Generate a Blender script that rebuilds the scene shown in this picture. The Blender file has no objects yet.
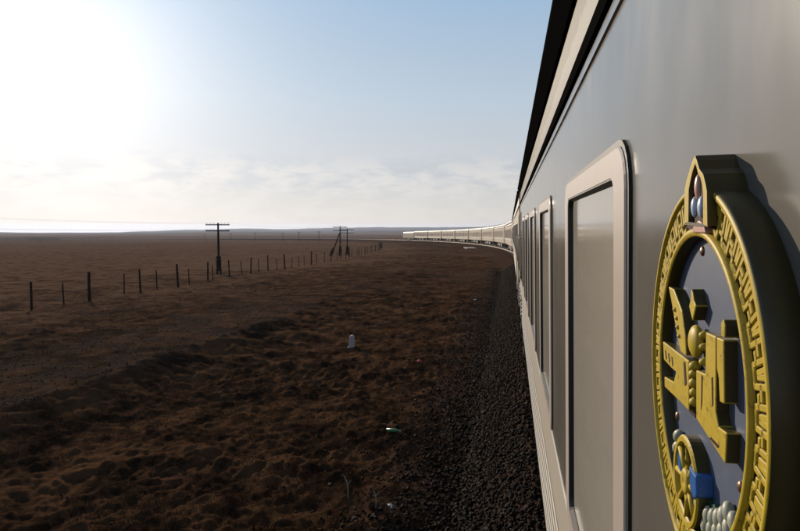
import bpy, math, random
import numpy as np
from mathutils import Vector, Matrix

# ------------------------------------------------------------------ camera, sky, sun, exposure
SC = bpy.context.scene
COL = SC.collection
YAW, PITCH, FPX = math.radians(10.4), math.radians(3.67), 600.0
CAM = Vector((0.0, 0.0, 3.0))
cam_d = bpy.data.cameras.new('camera')
cam = bpy.data.objects.new('camera', cam_d)
COL.objects.link(cam)
cam.location = CAM
cam.rotation_euler = (math.radians(90) - PITCH, 0, YAW)
cam_d.sensor_width = 36.0
cam_d.lens = 36.0 * FPX / 800.0
cam_d.clip_start = 0.02
cam_d.clip_end = 60000
SC.camera = cam

FWD = Vector((-math.sin(YAW) * math.cos(PITCH), math.cos(YAW) * math.cos(PITCH), -math.sin(PITCH)))
RGT = Vector((math.cos(YAW), math.sin(YAW), 0))
UPV = RGT.cross(FWD)


def ray(px, py):
    """direction of a pixel of the 800x531 photograph"""
    return (FWD * FPX + RGT * (px - 400.0) + UPV * (265.5 - py)).normalized()


SUN = ray(58, 48)
SUN_EL = math.asin(SUN.z)
SUN_AZ = math.atan2(SUN.x, SUN.y)          # clockwise from +Y

world = bpy.data.worlds.new('World')
SC.world = world
world.use_nodes = True
wn, wl = world.node_tree.nodes, world.node_tree.links
wn.clear()


def N(tree, kind, **kw):
    n = tree.nodes.new(kind)
    for k, v in kw.items():
        if k in n.inputs.keys() if isinstance(k, str) else False:
            n.inputs[k].default_value = v
        else:
            setattr(n, k, v)
    return n


wt = world.node_tree
out = wt.nodes.new('ShaderNodeOutputWorld')
bg = wt.nodes.new('ShaderNodeBackground')
bg.inputs['Strength'].default_value = 0.11
sky = wt.nodes.new('ShaderNodeTexSky')
sky.sky_type = 'NISHITA'
sky.sun_disc = False
sky.sun_elevation = SUN_EL
sky.sun_rotation = SUN_AZ
sky.altitude = 1200
sky.air_density = 1.0
sky.dust_density = 0.05
sky.ozone_density = 0.7
tc = wt.nodes.new('ShaderNodeTexCoord')
sep = wt.nodes.new('ShaderNodeSeparateXYZ')
wl.new(tc.outputs['Generated'], sep.inputs[0])


def wmath(op, a, b=None, clamp=False):
    m = wt.nodes.new('ShaderNodeMath')
    m.operation = op
    m.use_clamp = clamp
    for i, v in enumerate((a, b)):
        if v is None:
            continue
        if isinstance(v, (int, float)):
            m.inputs[i].default_value = v
        else:
            wl.new(v, m.inputs[i])
    return m.outputs[0]


# broken cloud all round the horizon: noise on the direction, squeezed in height
mp = wt.nodes.new('ShaderNodeMapping')
mp.inputs['Scale'].default_value = (1.0, 1.0, 3.2)
wl.new(tc.outputs['Generated'], mp.inputs[0])
cn = wt.nodes.new('ShaderNodeTexNoise')
cn.inputs['Scale'].default_value = 15.0
cn.inputs['Detail'].default_value = 9
cn.inputs['Roughness'].default_value = 0.62
cn.inputs['Distortion'].default_value = 0.25
wl.new(mp.outputs[0], cn.inputs['Vector'])
band = wt.nodes.new('ShaderNodeValToRGB')
e = band.color_ramp.elements
e[0].position, e[0].color = 0.0, (.15, .15, .15, 1)
e[1].position, e[1].color = 0.16, (.0, .0, .0, 1)
for p_, v_ in ((.045, .25), (.07, .8), (.088, 1.0), (.102, .6), (.125, .0)):
    k = e.new(p_)
    k.color = (v_, v_, v_, 1)
wl.new(sep.outputs['Z'], band.inputs[0])
cthr = wt.nodes.new('ShaderNodeMapRange')
cthr.interpolation_type = 'SMOOTHSTEP'
cthr.inputs['From Min'].default_value = .47
cthr.inputs['From Max'].default_value = .58
wl.new(cn.outputs[0], cthr.inputs['Value'])
cmask = wmath('MULTIPLY', wmath('MULTIPLY', cthr.outputs[0], band.outputs[0]), .85)
dthr = wt.nodes.new('ShaderNodeMapRange')        # greyer undersides
dthr.interpolation_type = 'SMOOTHSTEP'
dthr.inputs['From Min'].default_value = .50
dthr.inputs['From Max'].default_value = .38
wl.new(cn.outputs[0], dthr.inputs['Value'])
dmask = wmath('MULTIPLY', wmath('MULTIPLY', dthr.outputs[0], band.outputs[0]), .45)
# the clouds take the light of the sky round them, whiter
bw = wt.nodes.new('ShaderNodeRGBToBW')
wl.new(sky.outputs[0], bw.inputs[0])
lift = wmath('ADD', wmath('MULTIPLY', bw.outputs[0], .30), 4.1)
cc = wt.nodes.new('ShaderNodeMix')
cc.data_type = 'RGBA'
cc.blend_type = 'MULTIPLY'
cc.inputs['Factor'].default_value = 1
cc.inputs['B'].default_value = (1.0, .985, .97, 1)
wl.new(lift, cc.inputs['A'])
veil = wt.nodes.new('ShaderNodeValToRGB')      # milky high cloud lit by the sun, warmer and denser low down
ve = veil.color_ramp.elements
ve[0].position, ve[0].color = 0.0, (.32, .285, .265, 1)
ve[1].position, ve[1].color = 1.0, (.05, .10, .19, 1)
for p_, v_ in ((.06, (.335, .315, .31)), (.12, (.335, .35, .37)), (.20, (.315, .385, .445)), (.36, (.215, .345, .49)), (.55, (.13, .22, .35))):
    k = ve.new(p_)
    k.color = v_ + (1,)
wl.new(sep.outputs['Z'], veil.inputs[0])
half = wt.nodes.new('ShaderNodeMix')
half.data_type = 'RGBA'
half.blend_type = 'MULTIPLY'
half.inputs['Factor'].default_value = 1
half.inputs['B'].default_value = (.30, .30, .32, 1)
dsat = wt.nodes.new('ShaderNodeMix')
dsat.data_type = 'RGBA'
dsat.inputs['Factor'].default_value = .6
wl.new(sky.outputs[0], dsat.inputs['A'])
wl.new(bw.outputs[0], dsat.inputs['B'])
wl.new(dsat.outputs['Result'], half.inputs['A'])
v10 = wt.nodes.new('ShaderNodeVectorMath')
v10.operation = 'SCALE'
v10.inputs['Scale'].default_value = 10.0
wl.new(veil.outputs[0], v10.inputs[0])
vmix = wt.nodes.new('ShaderNodeMix')
vmix.data_type = 'RGBA'
vmix.blend_type = 'ADD'
vmix.inputs['Factor'].default_value = 1
wl.new(half.outputs['Result'], vmix.inputs['A'])
wl.new(v10.outputs[0], vmix.inputs['B'])
mixw = wt.nodes.new('ShaderNodeMix')
mixw.data_type = 'RGBA'
wl.new(cmask, mixw.inputs['Factor'])
dmix = wt.nodes.new('ShaderNodeMix')
dmix.data_type = 'RGBA'
dcol = wt.nodes.new('ShaderNodeMix')
dcol.data_type = 'RGBA'
dcol.blend_type = 'MULTIPLY'
dcol.inputs['Factor'].default_value = 1
dcol.inputs['B'].default_value = (.88, .98, 1.10, 1)
wl.new(wmath('ADD', wmath('MULTIPLY', bw.outputs[0], .27), 2.5), dcol.inputs['A'])
wl.new(dmask, dmix.inputs['Factor'])
wl.new(vmix.outputs['Result'], dmix.inputs['A'])
wl.new(dcol.outputs['Result'], dmix.inputs['B'])
wl.new(dmix.outputs['Result'], mixw.inputs['A'])
wl.new(cc.outputs['Result'], mixw.inputs['B'])
# forward scattering of the sun in that veil (Henyey-Greenstein)
dot = wt.nodes.new('ShaderNodeVectorMath')
dot.operation = 'DOT_PRODUCT'
nrm = wt.nodes.new('ShaderNodeVectorMath')
nrm.operation = 'NORMALIZE'
wl.new(tc.outputs['Generated'], nrm.inputs[0])
wl.new(nrm.outputs[0], dot.inputs[0])
dot.inputs[1].default_value = SUN
HG = .80
den = wmath('POWER', wmath('SUBTRACT', 1 + HG * HG, wmath('MULTIPLY', dot.outputs['Value'], 2 * HG)), 1.5)
lobe = wmath('DIVIDE', .12 * (1 - HG * HG), den)
lcol = wt.nodes.new('ShaderNodeMix')
lcol.data_type = 'RGBA'
lcol.blend_type = 'MULTIPLY'
lcol.inputs['Factor'].default_value = 1
lcol.inputs['B'].default_value = (1.15, 1.0, .85, 1)
wl.new(lobe, lcol.inputs['A'])
addl = wt.nodes.new('ShaderNodeMix')
addl.data_type = 'RGBA'
addl.blend_type = 'ADD'
addl.inputs['Factor'].default_value = 1
wl.new(mixw.outputs['Result'], addl.inputs['A'])
wl.new(lcol.outputs['Result'], addl.inputs['B'])
wl.new(addl.outputs['Result'], bg.inputs['Color'])
wl.new(bg.outputs[0], out.inputs['Surface'])

sun_d = bpy.data.lights.new('sun', 'SUN')
sun_d.energy = 4.8
sun_d.angle = math.radians(0.55)
sun_d.color = (1.0, .84, .65)
sun = bpy.data.objects.new('sun', sun_d)
COL.objects.link(sun)
sun.location = (-30, 40, 30)
sun.rotation_euler = SUN.to_track_quat('Z', 'Y').to_euler()

SC.render.engine = 'CYCLES'
SC.view_settings.view_transform = 'Standard'
SC.view_settings.look = 'None'
SC.view_settings.gamma = 1
SC.view_settings.exposure = 0.0
SC.view_settings.use_curve_mapping = False
SC.cycles.max_bounces = 8
SC.cycles.volume_bounces = 1

random.seed(7)
rng = np.random.default_rng(11)
R2 = math.radians


# ------------------------------------------------------------------ materials
def mat(name, color, rough=.6, metal=0.0, spec=.5, vary=0.0, vscale=5.0, bump=0.0, bscale=20.0,
        color2=None, vstretch=(1, 1, 1), coat=0.0, bdist=.01):
    m = bpy.data.materials.new(name)
    m.use_nodes = True
    t = m.node_tree
    b = t.nodes['Principled BSDF']
    b.inputs['Roughness'].default_value = rough
    b.inputs['Metallic'].default_value = metal
    b.inputs['Specular IOR Level'].default_value = spec
    b.inputs['Coat Weight'].default_value = coat
    b.inputs['Coat Roughness'].default_value = .05
    c1 = tuple(color) + (1,)
    b.inputs['Base Color'].default_value = c1
    if vary or bump:
        co = t.nodes.new('ShaderNodeTexCoord')
        mpp = t.nodes.new('ShaderNodeMapping')
        mpp.inputs['Scale'].default_value = vstretch
        t.links.new(co.outputs['Object'], mpp.inputs[0])
    if vary:
        n = t.nodes.new('ShaderNodeTexNoise')
        n.inputs['Scale'].default_value = vscale
        n.inputs['Detail'].default_value = 6
        n.inputs['Roughness'].default_value = .65
        t.links.new(mpp.outputs[0], n.inputs['Vector'])
        mr = t.nodes.new('ShaderNodeMapRange')
        mr.inputs['From Min'].default_value = .3
        mr.inputs['From Max'].default_value = .7
        mr.inputs['To Max'].default_value = vary
        t.links.new(n.outputs[0], mr.inputs[0])
        mx = t.nodes.new('ShaderNodeMix')
        mx.data_type = 'RGBA'
        mx.inputs['A'].default_value = c1
        mx.inputs['B'].default_value = (tuple(color2) if color2 else tuple(c * .45 for c in color)) + (1,)
        t.links.new(mr.outputs[0], mx.inputs['Factor'])
        t.links.new(mx.outputs['Result'], b.inputs['Base Color'])
    if bump:
        n2 = t.nodes.new('ShaderNodeTexNoise')
        n2.inputs['Scale'].default_value = bscale
        n2.inputs['Detail'].default_value = 4
        t.links.new(mpp.outputs[0], n2.inputs['Vector'])
        bp = t.nodes.new('ShaderNodeBump')
        bp.inputs['Strength'].default_value = bump
        bp.inputs['Distance'].default_value = bdist
        t.links.new(n2.outputs[0], bp.inputs['Height'])
        t.links.new(bp.outputs[0], b.inputs['Normal'])
    return m


M = {}
# coach paint: dusty, glossy, slightly wavy sheet metal
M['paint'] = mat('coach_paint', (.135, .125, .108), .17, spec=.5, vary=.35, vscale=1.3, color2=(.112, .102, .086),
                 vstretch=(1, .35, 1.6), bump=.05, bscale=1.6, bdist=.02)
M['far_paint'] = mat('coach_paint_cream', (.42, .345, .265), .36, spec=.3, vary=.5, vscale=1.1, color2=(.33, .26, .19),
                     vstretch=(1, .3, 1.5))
M['skirt'] = mat('skirt_paint', (.27, .25, .215), .26, spec=.5, vary=.4, vscale=2.2, color2=(.18, .16, .125),
                 vstretch=(1, .25, 3))
M['white'] = mat('window_surround_paint', (.43, .365, .32), .36, spec=.45, vary=.3, vscale=7, color2=(.35, .295, .255),
                 bump=.06, bscale=5)
M['moulding'] = mat('sill_paint', (.45, .41, .345), .3, vary=.3, vscale=4, color2=(.45, .4, .32), vstretch=(1, .3, 1))
M['rubber'] = mat('black_rubber', (.012, .012, .012), .55)
M['black'] = mat('black_eave_paint', (.006, .006, .006), 1.0, spec=.0)
M['pane'] = mat('dusty_window_glass', (.37, .345, .30), .10, spec=.3, vary=.5, vscale=5, color2=(.30, .275, .235),
                vstretch=(1, .4, 2.2), bump=.015, bscale=.9, bdist=.02)
for key in ('paint', 'pane'):           # dust makes the gloss uneven, in streaks
    t_ = M[key].node_tree
    b_ = t_.nodes['Principled BSDF']
    co_ = t_.nodes.new('ShaderNodeTexCoord')
    mp_ = t_.nodes.new('ShaderNodeMapping')
    mp_.inputs['Scale'].default_value = (1, 2.2, 1.1)
    n_ = t_.nodes.new('ShaderNodeTexNoise')
    n_.inputs['Scale'].default_value = 2.6
    n_.inputs['Detail'].default_value = 7
    r_ = t_.nodes.new('ShaderNodeMapRange')
    r_.inputs['From Min'].default_value = .3
    r_.inputs['From Max'].default_value = .7
    r_.inputs['To Min'].default_value = .155 if key == 'paint' else .09
    r_.inputs['To Max'].default_value = .215 if key == 'paint' else .14
    t_.links.new(co_.outputs['Object'], mp_.inputs[0])
    t_.links.new(mp_.outputs[0], n_.inputs['Vector'])
    t_.links.new(n_.outputs[0], r_.inputs[0])
    t_.links.new(r_.outputs[0], b_.inputs['Roughness'])
M['far_pane'] = mat('dusty_window_glass_far', (.16, .145, .12), .06, spec=.6)
M['roof'] = mat('roof_paint', (.50, .48, .44), .45, vary=.5, vscale=2, color2=(.36, .33, .28))
M['iron'] = mat('dark_underframe', (.022, .019, .017), .7, vary=.4, vscale=6, color2=(.05, .033, .022))
M['rust'] = mat('rusty_iron', (.09, .05, .03), .7, vary=.6, vscale=9, color2=(.04, .025, .02))
M['rail'] = mat('rail_steel', (.30, .27, .245), .42, metal=1.0, vary=.5, vscale=4, color2=(.22, .17, .13))
M['sleeper'] = mat('sleeper_concrete', (.055, .048, .042), .9, spec=.1, vary=.4, vscale=6)
M['wood'] = mat('weathered_wood', (.026, .019, .015), .95, spec=.0, vary=.7, vscale=14, color2=(.014, .010, .008), vstretch=(1, 1, .2),
                bump=.4, bscale=30)
M['porcelain'] = mat('insulator_porcelain', (.6, .58, .54), .2)
M['wire'] = mat('galvanised_wire', (.14, .13, .12), .5, metal=.5)
M['concrete'] = mat('pale_concrete', (.24, .22, .20), .85, vary=.5, vscale=5, bump=.3, bscale=25)
M['marker'] = mat('limewashed_concrete', (.44, .42, .40), .8, vary=.8, vscale=14, color2=(.20, .18, .16), bump=.3, bscale=30)
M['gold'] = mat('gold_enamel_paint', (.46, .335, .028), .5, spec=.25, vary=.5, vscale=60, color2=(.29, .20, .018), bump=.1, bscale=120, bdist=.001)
tg = M['gold'].node_tree                # worn flecks and grime in the paint
bg_ = tg.nodes['Principled BSDF']
src = bg_.inputs['Base Color'].links[0].from_socket
cog = tg.nodes.new('ShaderNodeTexCoord')
ng = tg.nodes.new('ShaderNodeTexNoise')
ng.inputs['Scale'].default_value = 130
ng.inputs['Detail'].default_value = 8
ng.inputs['Roughness'].default_value = .7
tg.links.new(cog.outputs['Object'], ng.inputs['Vector'])
rg = tg.nodes.new('ShaderNodeMapRange')
rg.inputs['From Min'].default_value = .57
rg.inputs['From Max'].default_value = .66
rg.inputs['To Max'].default_value = .75
tg.links.new(ng.outputs[0], rg.inputs[0])
mg = tg.nodes.new('ShaderNodeMix')
mg.data_type = 'RGBA'
tg.links.new(rg.outputs[0], mg.inputs['Factor'])
tg.links.new(src, mg.inputs['A'])
mg.inputs['B'].default_value = (.13, .075, .02, 1)
tg.links.new(mg.outputs['Result'], bg_.inputs['Base Color'])
M['gold_shaded'] = mat('gold_paint_shaded', (.055, .041, .008), .40, vary=.4, vscale=35, color2=(.034, .026, .006))  # the gold darkened: shade of the emblem's side faces painted into the colour
M['brown'] = mat('dark_brown_ground', (.026, .008, .005), .7, spec=.2)
M['field'] = mat('blue_enamel_field', (.085, .105, .16), .42, vary=.5, vscale=45, color2=(.066, .080, .12), bump=.05, bscale=90, bdist=.001)
M['blue'] = mat('blue_sash_paint', (.03, .11, .33), .35)
M['green'] = mat('green_hill_paint', (.035, .10, .05), .45, vary=.4, vscale=50)
M['lotus'] = mat('lotus_petal_paint', (.34, .34, .26), .5, vary=.5, vscale=70, color2=(.20, .22, .16))
M['gem_pink'] = mat('gem_pink_paint', (.52, .30, .25), .3)
M['gem_blue'] = mat('gem_pale_blue_paint', (.42, .50, .64), .3)
M['bolt'] = mat('brass_bolt', (.22, .13, .08), .4, metal=.6)


def cove_mat():
    m = mat('cove_paint', (.52, .50, .46), .6, spec=.15)
    t = m.node_tree
    b = t.nodes['Principled BSDF']
    co = t.nodes.new('ShaderNodeTexCoord')
    sp = t.nodes.new('ShaderNodeSeparateXYZ')
    t.links.new(co.outputs['Object'], sp.inputs[0])
    mpp = t.nodes.new('ShaderNodeMapping')
    mpp.inputs['Scale'].default_value = (.01, 1, .06)
    t.links.new(co.outputs['Object'], mpp.inputs[0])
    n = t.nodes.new('ShaderNodeTexNoise')
    n.inputs['Scale'].default_value = 7
    n.inputs['Detail'].default_value = 7
    n.inputs['Roughness'].default_value = .7
    t.links.new(mpp.outputs[0], n.inputs['Vector'])
    # soot run-off from the roof: reaches down a different way everywhere
    a = t.nodes.new('ShaderNodeMath')
    a.operation = 'MULTIPLY_ADD'
    t.links.new(n.outputs[0], a.inputs[0])
    a.inputs[1].default_value = .17
    a.inputs[2].default_value = -3.70
    s = t.nodes.new('ShaderNodeMath')
    s.operation = 'ADD'
    t.links.new(sp.outputs['Z'], s.inputs[0])
    t.links.new(a.outputs[0], s.inputs[1])
    mr = t.nodes.new('ShaderNodeMapRange')
    mr.inputs['From Min'].default_value = -.006
    mr.inputs['From Max'].default_value = .006
    t.links.new(s.outputs[0], mr.inputs[0])
    mx = t.nodes.new('ShaderNodeMix')
    mx.data_type = 'RGBA'
    mx.inputs['A'].default_value = (.15, .15, .145, 1)
    mx.inputs['B'].default_value = (.075, .069, .058, 1)
    t.links.new(mr.outputs[0], mx.inputs['Factor'])
    t.links.new(mx.outputs['Result'], b.inputs['Base Color'])
    return m


M['cove'] = cove_mat()


def ground_mat():
    m = bpy.data.materials.new('dry_steppe_ground')
    m.use_nodes = True
    t = m.node_tree
    b = t.nodes['Principled BSDF']
    b.inputs['Roughness'].default_value = .95
    b.inputs['Specular IOR Level'].default_value = 0.0
    co = t.nodes.new('ShaderNodeTexCoord')

    def noise(scale, det=6, rough=.6):
        n = t.nodes.new('ShaderNodeTexNoise')
        n.inputs['Scale'].default_value = scale
        n.inputs['Detail'].default_value = det
        n.inputs['Roughness'].default_value = rough
        t.links.new(co.outputs['Object'], n.inputs['Vector'])
        return n.outputs[0]

    def rangemap(v, lo, hi, a=0., bb=1.):
        mr = t.nodes.new('ShaderNodeMapRange')
        mr.interpolation_type = 'SMOOTHSTEP'
        mr.inputs['From Min'].default_value = lo
        mr.inputs['From Max'].default_value = hi
        mr.inputs['To Min'].default_value = a
        mr.inputs['To Max'].default_value = bb
        t.links.new(v, mr.inputs[0])
        return mr.outputs[0]

    def mix(f, a, bb):
        mx = t.nodes.new('ShaderNodeMix')
        mx.data_type = 'RGBA'
        t.links.new(f, mx.inputs['Factor'])
        for nm, v in (('A', a), ('B', bb)):
            if isinstance(v, tuple):
                mx.inputs[nm].default_value = v + (1,)
            else:
                t.links.new(v, mx.inputs[nm])
        return mx.outputs['Result']

    soil, grass, ash = (.028, .0165, .0110), (.125, .064, .033), (.112, .068, .044)
    c = mix(rangemap(noise(.9, 8, .7), .40, .62), soil, grass)
    c = mix(rangemap(noise(5.0, 6, .7), .50, .72, 0, .55), c, (.185, .094, .045))
    c = mix(rangemap(noise(.035, 5), .46, .60, 0, .75), c, ash)
    c = mix(rangemap(noise(.0035, 6), .45, .6, 0, .6), c, (.080, .048, .032))
    a2 = t.nodes.new('ShaderNodeAttribute')
    a2.attribute_name = 'steppe'
    sm = t.nodes.new('ShaderNodeMath')
    sm.operation = 'MULTIPLY'
    t.links.new(a2.outputs['Fac'], sm.inputs[0])
    t.links.new(rangemap(noise(.45, 7, .7), .34, .62, .25, 1.), sm.inputs[1])
    c = mix(sm.outputs[0], c, (.180, .103, .062))       # unbroken dry sward away from the line
    at = t.nodes.new('ShaderNodeAttribute')
    at.attribute_name = 'gravel'
    gr = mix(rangemap(noise(22, 3), .35, .65), (.036, .026, .021), (.090, .066, .052))
    gm = t.nodes.new('ShaderNodeMath')
    gm.operation = 'MULTIPLY'
    t.links.new(at.outputs['Fac'], gm.inputs[0])
    t.links.new(rangemap(noise(1.1, 5), .36, .58, .15, 1.), gm.inputs[1])
    c = mix(gm.outputs[0], c, gr)
    t.links.new(c, b.inputs['Base Color'])
    bp = t.nodes.new('ShaderNodeBump')
    bp.inputs['Strength'].default_value = 1.0
    bp.inputs['Distance'].default_value = .09
    t.links.new(noise(17, 10, .82), bp.inputs['Height'])
    t.links.new(bp.outputs[0], b.inputs['Normal'])
    return m


M['ground'] = ground_mat()
M['hill'] = mat('far_hill_steppe', (.075, .060, .050), .95, spec=.0, vary=.8, vscale=.004, color2=(.045, .038, .034))
M['ballast'] = mat('ballast_bed_gravel', (.060, .036, .025), .95, spec=.0, vary=.8, vscale=11, color2=(.022, .014, .010), bump=1., bscale=22, bdist=.05)


def attr_mat(name, ca, cb, rough=.9, spec=.2):
    m = bpy.data.materials.new(name)
    m.use_nodes = True
    t = m.node_tree
    b = t.nodes['Principled BSDF']
    b.inputs['Roughness'].default_value = rough
    b.inputs['Specular IOR Level'].default_value = spec
    at = t.nodes.new('ShaderNodeAttribute')
    at.attribute_name = 'tone'
    mx = t.nodes.new('ShaderNodeMix')
    mx.data_type = 'RGBA'
    mx.inputs['A'].default_value = ca + (1,)
    mx.inputs['B'].default_value = cb + (1,)
    t.links.new(at.outputs['Fac'], mx.inputs['Factor'])
    t.links.new(mx.outputs['Result'], b.inputs['Base Color'])
    return m


M['stone'] = attr_mat('crushed_stone', (.007, .0046, .0036), (.038, .0245, .018), .85, .06)
M['blade'] = attr_mat('dry_grass_blade', (.034, .018, .010), (.17, .086, .044), .9, .0)


# ------------------------------------------------------------------ mesh helpers
class MB:
    def __init__(self):
        self.v, self.f = [], []

    def quad_strip(self, loops, close=True, cap0=False, cap1=False):
        """skin consecutive loops of equal length"""
        base = len(self.v)
        n = len(loops[0])
        for lp in loops:
            self.v += [tuple(p) for p in lp]
        for i in range(len(loops) - 1):
            a, b = base + i * n, base + (i + 1) * n
            for j in range(n if close else n - 1):
                k = (j + 1) % n
                self.f.append((a + j, a + k, b + k, b + j))
        if cap0:
            self.f.append(tuple(range(base + n - 1, base - 1, -1)))
        if cap1:
            o = base + (len(loops) - 1) * n
            self.f.append(tuple(range(o, o + n)))
        return self

    def box(self, x0, x1, y0, y1, z0, z1):
        lo = [(x0, y0, z0), (x1, y0, z0), (x1, y1, z0), (x0, y1, z0)]
        hi = [(x0, y0, z1), (x1, y0, z1), (x1, y1, z1), (x0, y1, z1)]
        return self.quad_strip([lo, hi], True, True, True)

    def tube(self, pts, rad, seg=8, caps=True):
        pts = [Vector(p) for p in pts]
        loops = []
        for i, p in enumerate(pts):
            d = (pts[min(i + 1, len(pts) - 1)] - pts[max(i - 1, 0)]).normalized()
            a = d.cross(Vector((0, 0, 1)))
            if a.length < 1e-4:
                a = Vector((1, 0, 0))
            a.normalize()
            b = d.cross(a)
            r = rad[i] if isinstance(rad, (list, tuple)) else rad
            loops.append([p + (a * math.cos(2 * math.pi * k / seg) + b * math.sin(2 * math.pi * k / seg)) * r for k in range(seg)])
        return self.quad_strip(loops, True, caps, caps)

    def prism_x(self, poly, x0, x1):
        """polygon of (y, z) extruded from x0 to x1"""
        return self.quad_strip([[(x0, y, z) for y, z in poly], [(x1, y, z) for y, z in poly]], True, True, True)

    def sweep_y(self, prof, y0, y1, close=False):
        """profile of (x, z) extruded along y"""
        return self.quad_strip([[(x, y0, z) for x, z in prof], [(x, y1, z) for x, z in prof]], close, close, close)

    def build(self, name, m, parent=None, smooth=False, bevel=0.0, bseg=2, recalc=True):
        me = bpy.data.meshes.new(name)
        me.from_pydata(self.v, [], self.f)
        if recalc:
            import bmesh
            bm = bmesh.new()
            bm.from_mesh(me)
            bmesh.ops.recalc_face_normals(bm, faces=bm.faces)
            bm.to_mesh(me)
            bm.free()
        me.materials.append(m)
        o = bpy.data.objects.new(name, me)
        COL.objects.link(o)
        o.parent = parent
        if smooth:
            me.polygons.foreach_set('use_smooth', [True] * len(me.polygons))
        if bevel:
            md = o.modifiers.new('bevel', 'BEVEL')
            md.width = bevel
            md.segments = bseg
            md.limit_method = 'ANGLE'
            md.angle_limit = R2(40)
        return o


def np_mesh(name, V, F, m, parent=None, smooth=False, attr=None):
    me = bpy.data.meshes.new(name)
    V = np.asarray(V, np.float32)
    F = np.asarray(F, np.int32)
    k = F.shape[1]
    me.vertices.add(len(V))
    me.vertices.foreach_set('co', V.ravel())
    me.loops.add(F.size)
    me.loops.foreach_set('vertex_index', F.ravel())
    me.polygons.add(len(F))
    me.polygons.foreach_set('loop_start', np.arange(0, F.size, k, dtype=np.int32))
    me.polygons.foreach_set('loop_total', np.full(len(F), k, np.int32))
    if smooth:
        me.polygons.foreach_set('use_smooth', np.ones(len(F), bool))
    me.update(calc_edges=True)
    if attr:
        for nm, vals in attr.items():
            a = me.attributes.new(nm, 'FLOAT', 'POINT')
            a.data.foreach_set('value', np.asarray(vals, np.float32))
    me.materials.append(m)
    o = bpy.data.objects.new(name, me)
    COL.objects.link(o)
    o.parent = parent
    return o


def empty(name, loc=(0, 0, 0), rot=(0, 0, 0)):
    o = bpy.data.objects.new(name, None)
    COL.objects.link(o)
    o.location = loc
    o.rotation_euler = rot
    o.empty_display_size = .2
    return o


def tag(o, label=None, cat=None, group=None, kind=None):
    if label:
        o['label'] = label
    if cat:
        o['category'] = cat
    if group:
        o['group'] = group
    if kind:
        o['kind'] = kind
    return o


def copy_tree(o, parent=None):
    c = o.copy()
    COL.objects.link(c)
    c.parent = parent
    for ch in list(o.children):
        copy_tree(ch, c)
    return c


# ------------------------------------------------------------------ the line of the track
CANT = R2(-1.2)
RAD, S0 = 550.0, 58.0
CX, CZ = 1.823, .037                      # rail centre abreast of the camera


def drop(s):
    s = np.asarray(s, float)
    a, b, g = 25., 75., .0135
    q = np.clip(s, a, b)
    return g * (q - a) ** 2 / (2 * (b - a)) + g * np.maximum(s - b, 0)


def path(s):
    """world point, heading of the centre line at distance s"""
    z = CZ - float(drop(s))
    if s < S0:
        return Vector((CX, s, z)), 0.0
    a = (s - S0) / RAD
    return Vector((CX - RAD * (1 - math.cos(a)), S0 + RAD * math.sin(a), z)), a


def st(x, y):
    """distance along and offset to the left of the track"""
    x = np.asarray(x, float)
    y = np.asarray(y, float)
    cx = CX - RAD
    psi = np.arctan2(y - S0, x - cx)
    rho = np.hypot(x - cx, y - S0)
    arc = (y > S0) & (psi < 1.9)
    s = np.where(arc, S0 + RAD * psi, y)
    t = np.where(arc, RAD - rho, CX - x)
    return s, t


def from_st(s, t):
    p, a = path(s)
    return p.x - t * math.cos(a), p.y - t * math.sin(a)


def hsh(xi, yi, seed):
    h = (xi.astype(np.int64) * 374761393 + yi.astype(np.int64) * 668265263 + seed * 982451653) & 0xffffffff
    h = ((h ^ (h >> 13)) * 1274126177) & 0xffffffff
    h ^= h >> 16
    return (h & 0xffffffff) / 4294967296.0


def vnoise(x, y, seed=0):
    xi, yi = np.floor(x), np.floor(y)
    fx, fy = x - xi, y - yi
    fx = fx * fx * fx * (fx * (fx * 6 - 15) + 10)
    fy = fy * fy * fy * (fy * (fy * 6 - 15) + 10)
    a, b = hsh(xi, yi, seed), hsh(xi + 1, yi, seed)
    c, d = hsh(xi, yi + 1, seed), hsh(xi + 1, yi + 1, seed)
    return (a * (1 - fx) + b * fx) * (1 - fy) + (c * (1 - fx) + d * fx) * fy - .5


def fbm(x, y, seed, oct=3):
    v = 0
    amp = 1.
    for i in range(oct):
        v = v + amp * vnoise(x * 1.03 * 2 ** i + .37 * y * 2 ** i, y * 2 ** i - .37 * x * 2 ** i, seed + i * 17)
        amp *= .5
    return v


def tussock(x, y, size, seed):
    """separate low domes, one to a cell, with gaps between"""
    x, y = x / size, y / size
    xi, yi = np.floor(x), np.floor(y)
    best = np.zeros_like(x)
    for i in (-1, 0, 1):
        for j in (-1, 0, 1):
            cx, cy = xi + i, yi + j
            px = cx + .15 + .7 * hsh(cx, cy, seed)
            py = cy + .15 + .7 * hsh(cx, cy, seed + 5)
            h = hsh(cx, cy, seed + 9)
            d2 = ((x - px) ** 2 + (y - py) ** 2) / (.22 + .45 * h) ** 2
            best = np.maximum(best, np.maximum(0, 1 - d2) ** .8 * (.35 + .65 * h) * (h > .25))
    return best


def sstep(a, b, x):
    u = np.clip((x - a) / (b - a), 0, 1)
    return u * u * (3 - 2 * u)


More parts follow.
